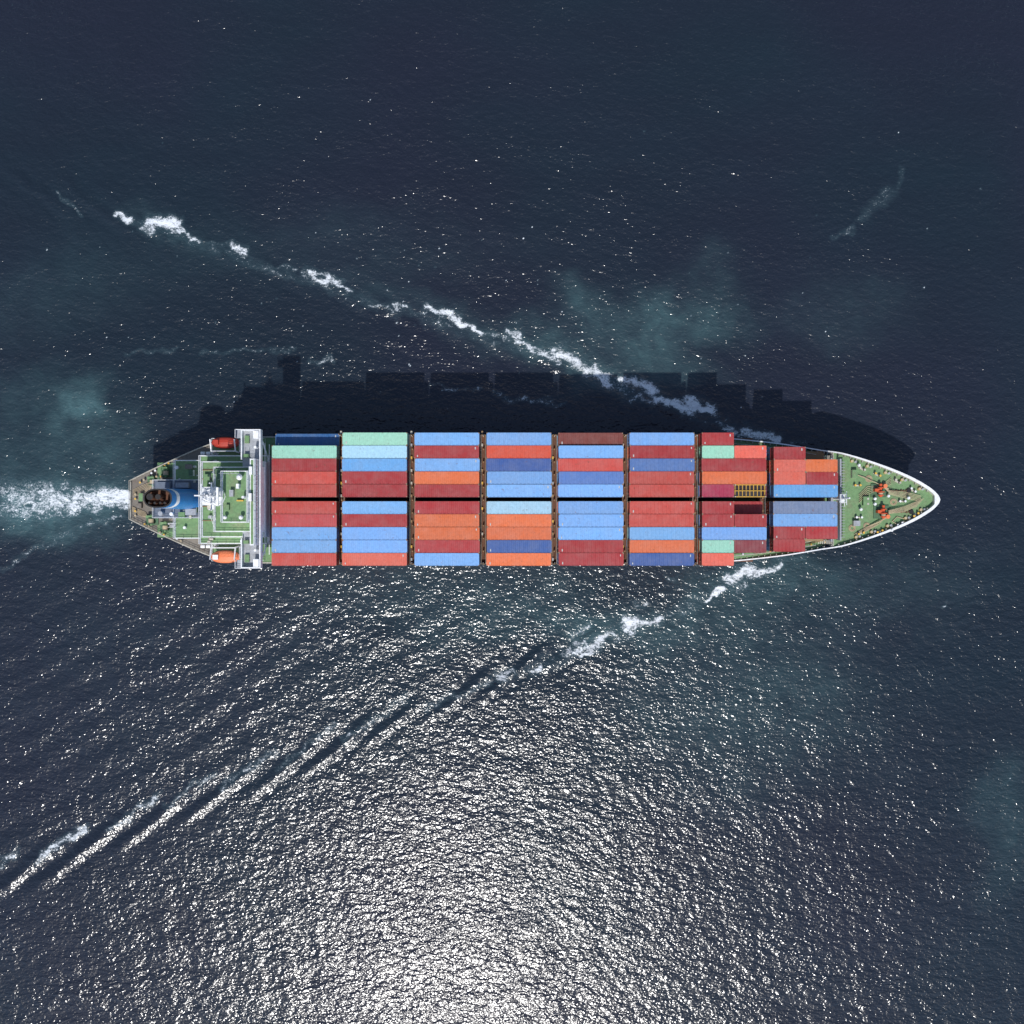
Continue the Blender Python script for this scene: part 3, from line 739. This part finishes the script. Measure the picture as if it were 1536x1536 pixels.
def mapping(rot,sx,sy):
    m=N(nt,'ShaderNodeMapping'); m.inputs['Rotation'].default_value=(0,0,math.radians(rot)); m.inputs['Scale'].default_value=(sx,sy,1); nt.links.new(pos,m.inputs[0]); return m.outputs[0]
def math_(op,a,c,clamp=False):
    m=N(nt,'ShaderNodeMath',operation=op); m.use_clamp=clamp
    for i,v_ in enumerate((a,c)):
        if isinstance(v_,(int,float)): m.inputs[i].default_value=v_
        else: nt.links.new(v_,m.inputs[i])
    return m.outputs[0]
big=noise(nt,pos,0.012,2,0.5); mid=noise(nt,mapping(20,0.03,0.06),1.0,3,0.6)
deep=mixc(nt,mrange(nt,big,.38,.62,0,1,True),(0.0135,0.0165,0.029),(0.0105,0.0195,0.029))
deep=mixc(nt,mrange(nt,mid,.35,.7,0,.5),deep,(0.0105,0.0135,0.0225))
tn=noise(nt,pos,0.35,5,0.65,0.6)
tf=math_('MULTIPLY',ta.outputs['Fac'],mrange(nt,tn,.3,.7,.65,1.25),True)
colw=mixc(nt,tf,deep,(0.062,0.125,0.135))
fn=noise(nt,mapping(25,1.0,1.5),.55,6,0.72,0.9)
fn2=noise(nt,pos,3.0,3,0.7,.3)
nn=mrange(nt,math_('ADD',math_('MULTIPLY',fn,.6),math_('MULTIPLY',fn2,.4)),.3,.7)
fx=math_('SUBTRACT',fa.outputs['Fac'],nn)
fm=mrange(nt,fx,-.06,.40,0,.96,True)
halo=mrange(nt,math_('MULTIPLY',fa.outputs['Fac'],mrange(nt,fn,.3,.7,1.3,.4)),.08,.9,0,.30)
colw=mixc(nt,halo,colw,(0.14,0.25,0.28))
col=mixc(nt,fm,colw,(0.76,0.80,0.84))
nt.links.new(col,b.inputs['Base Color'])
nt.links.new(mrange(nt,fm,0,1,.175,.75),b.inputs['Roughness'])
b.inputs['IOR'].default_value=1.333; b.inputs['Specular IOR Level'].default_value=1.0
w1=noise(nt,mapping(20,0.6,1.0),0.9,1,0.5,0.3)
w2=noise(nt,mapping(35,0.8,1.2),2.2,1,0.5,0.4)
w3=noise(nt,mapping(-10,.6,1.2),0.10,1,0.5)
ht=math_('ADD',math_('MULTIPLY',w1,0.25),math_('MULTIPLY',w2,0.115))
ht=math_('MULTIPLY',ht,mrange(nt,w3,.35,.65,.85,1.12))
bp=N(nt,'ShaderNodeBump'); bp.inputs['Strength'].default_value=1.0; bp.inputs['Distance'].default_value=1.0
nt.links.new(ht,bp.inputs['Height']); nt.links.new(bp.outputs[0],b.inputs['Normal'])
# ---------------------------------------------------------------- light, sky, camera
tz=0.72; tx=0.065
dvec=Vector((tx,tz,-1)).normalized()
sun=bpy.data.lights.new('sun','SUN'); sun.energy=3.7; sun.angle=math.radians(1.0); sun.color=(1.0,0.97,0.93)
so=bpy.data.objects.new('sun',sun); so.rotation_euler=dvec.to_track_quat('-Z','Y').to_euler(); so.location=(-20,-100,150); scene.collection.objects.link(so)
w=bpy.data.worlds.new('World'); scene.world=w; w.use_nodes=True; wn=w.node_tree
sky=wn.nodes.new('ShaderNodeTexSky'); sky.sky_type='NISHITA'; sky.sun_disc=False
sky.sun_elevation=math.asin(-dvec.z); sky.sun_rotation=math.atan2(-dvec.x,-dvec.y)
bg=wn.nodes['Background']; bg.inputs[1].default_value=0.125; wn.links.new(sky.outputs[0],bg.inputs[0])
cam=bpy.data.cameras.new('camera'); co_=bpy.data.objects.new('camera',cam); scene.collection.objects.link(co_)
co_.location=(0,CAMY,CAMZ); co_.rotation_euler=(0,0,0)
cam.sensor_width=36; cam.lens=18*170/96.0; cam.clip_end=20000
scene.camera=co_
scene.view_settings.view_transform='Standard'; scene.view_settings.look='None'; scene.view_settings.exposure=0
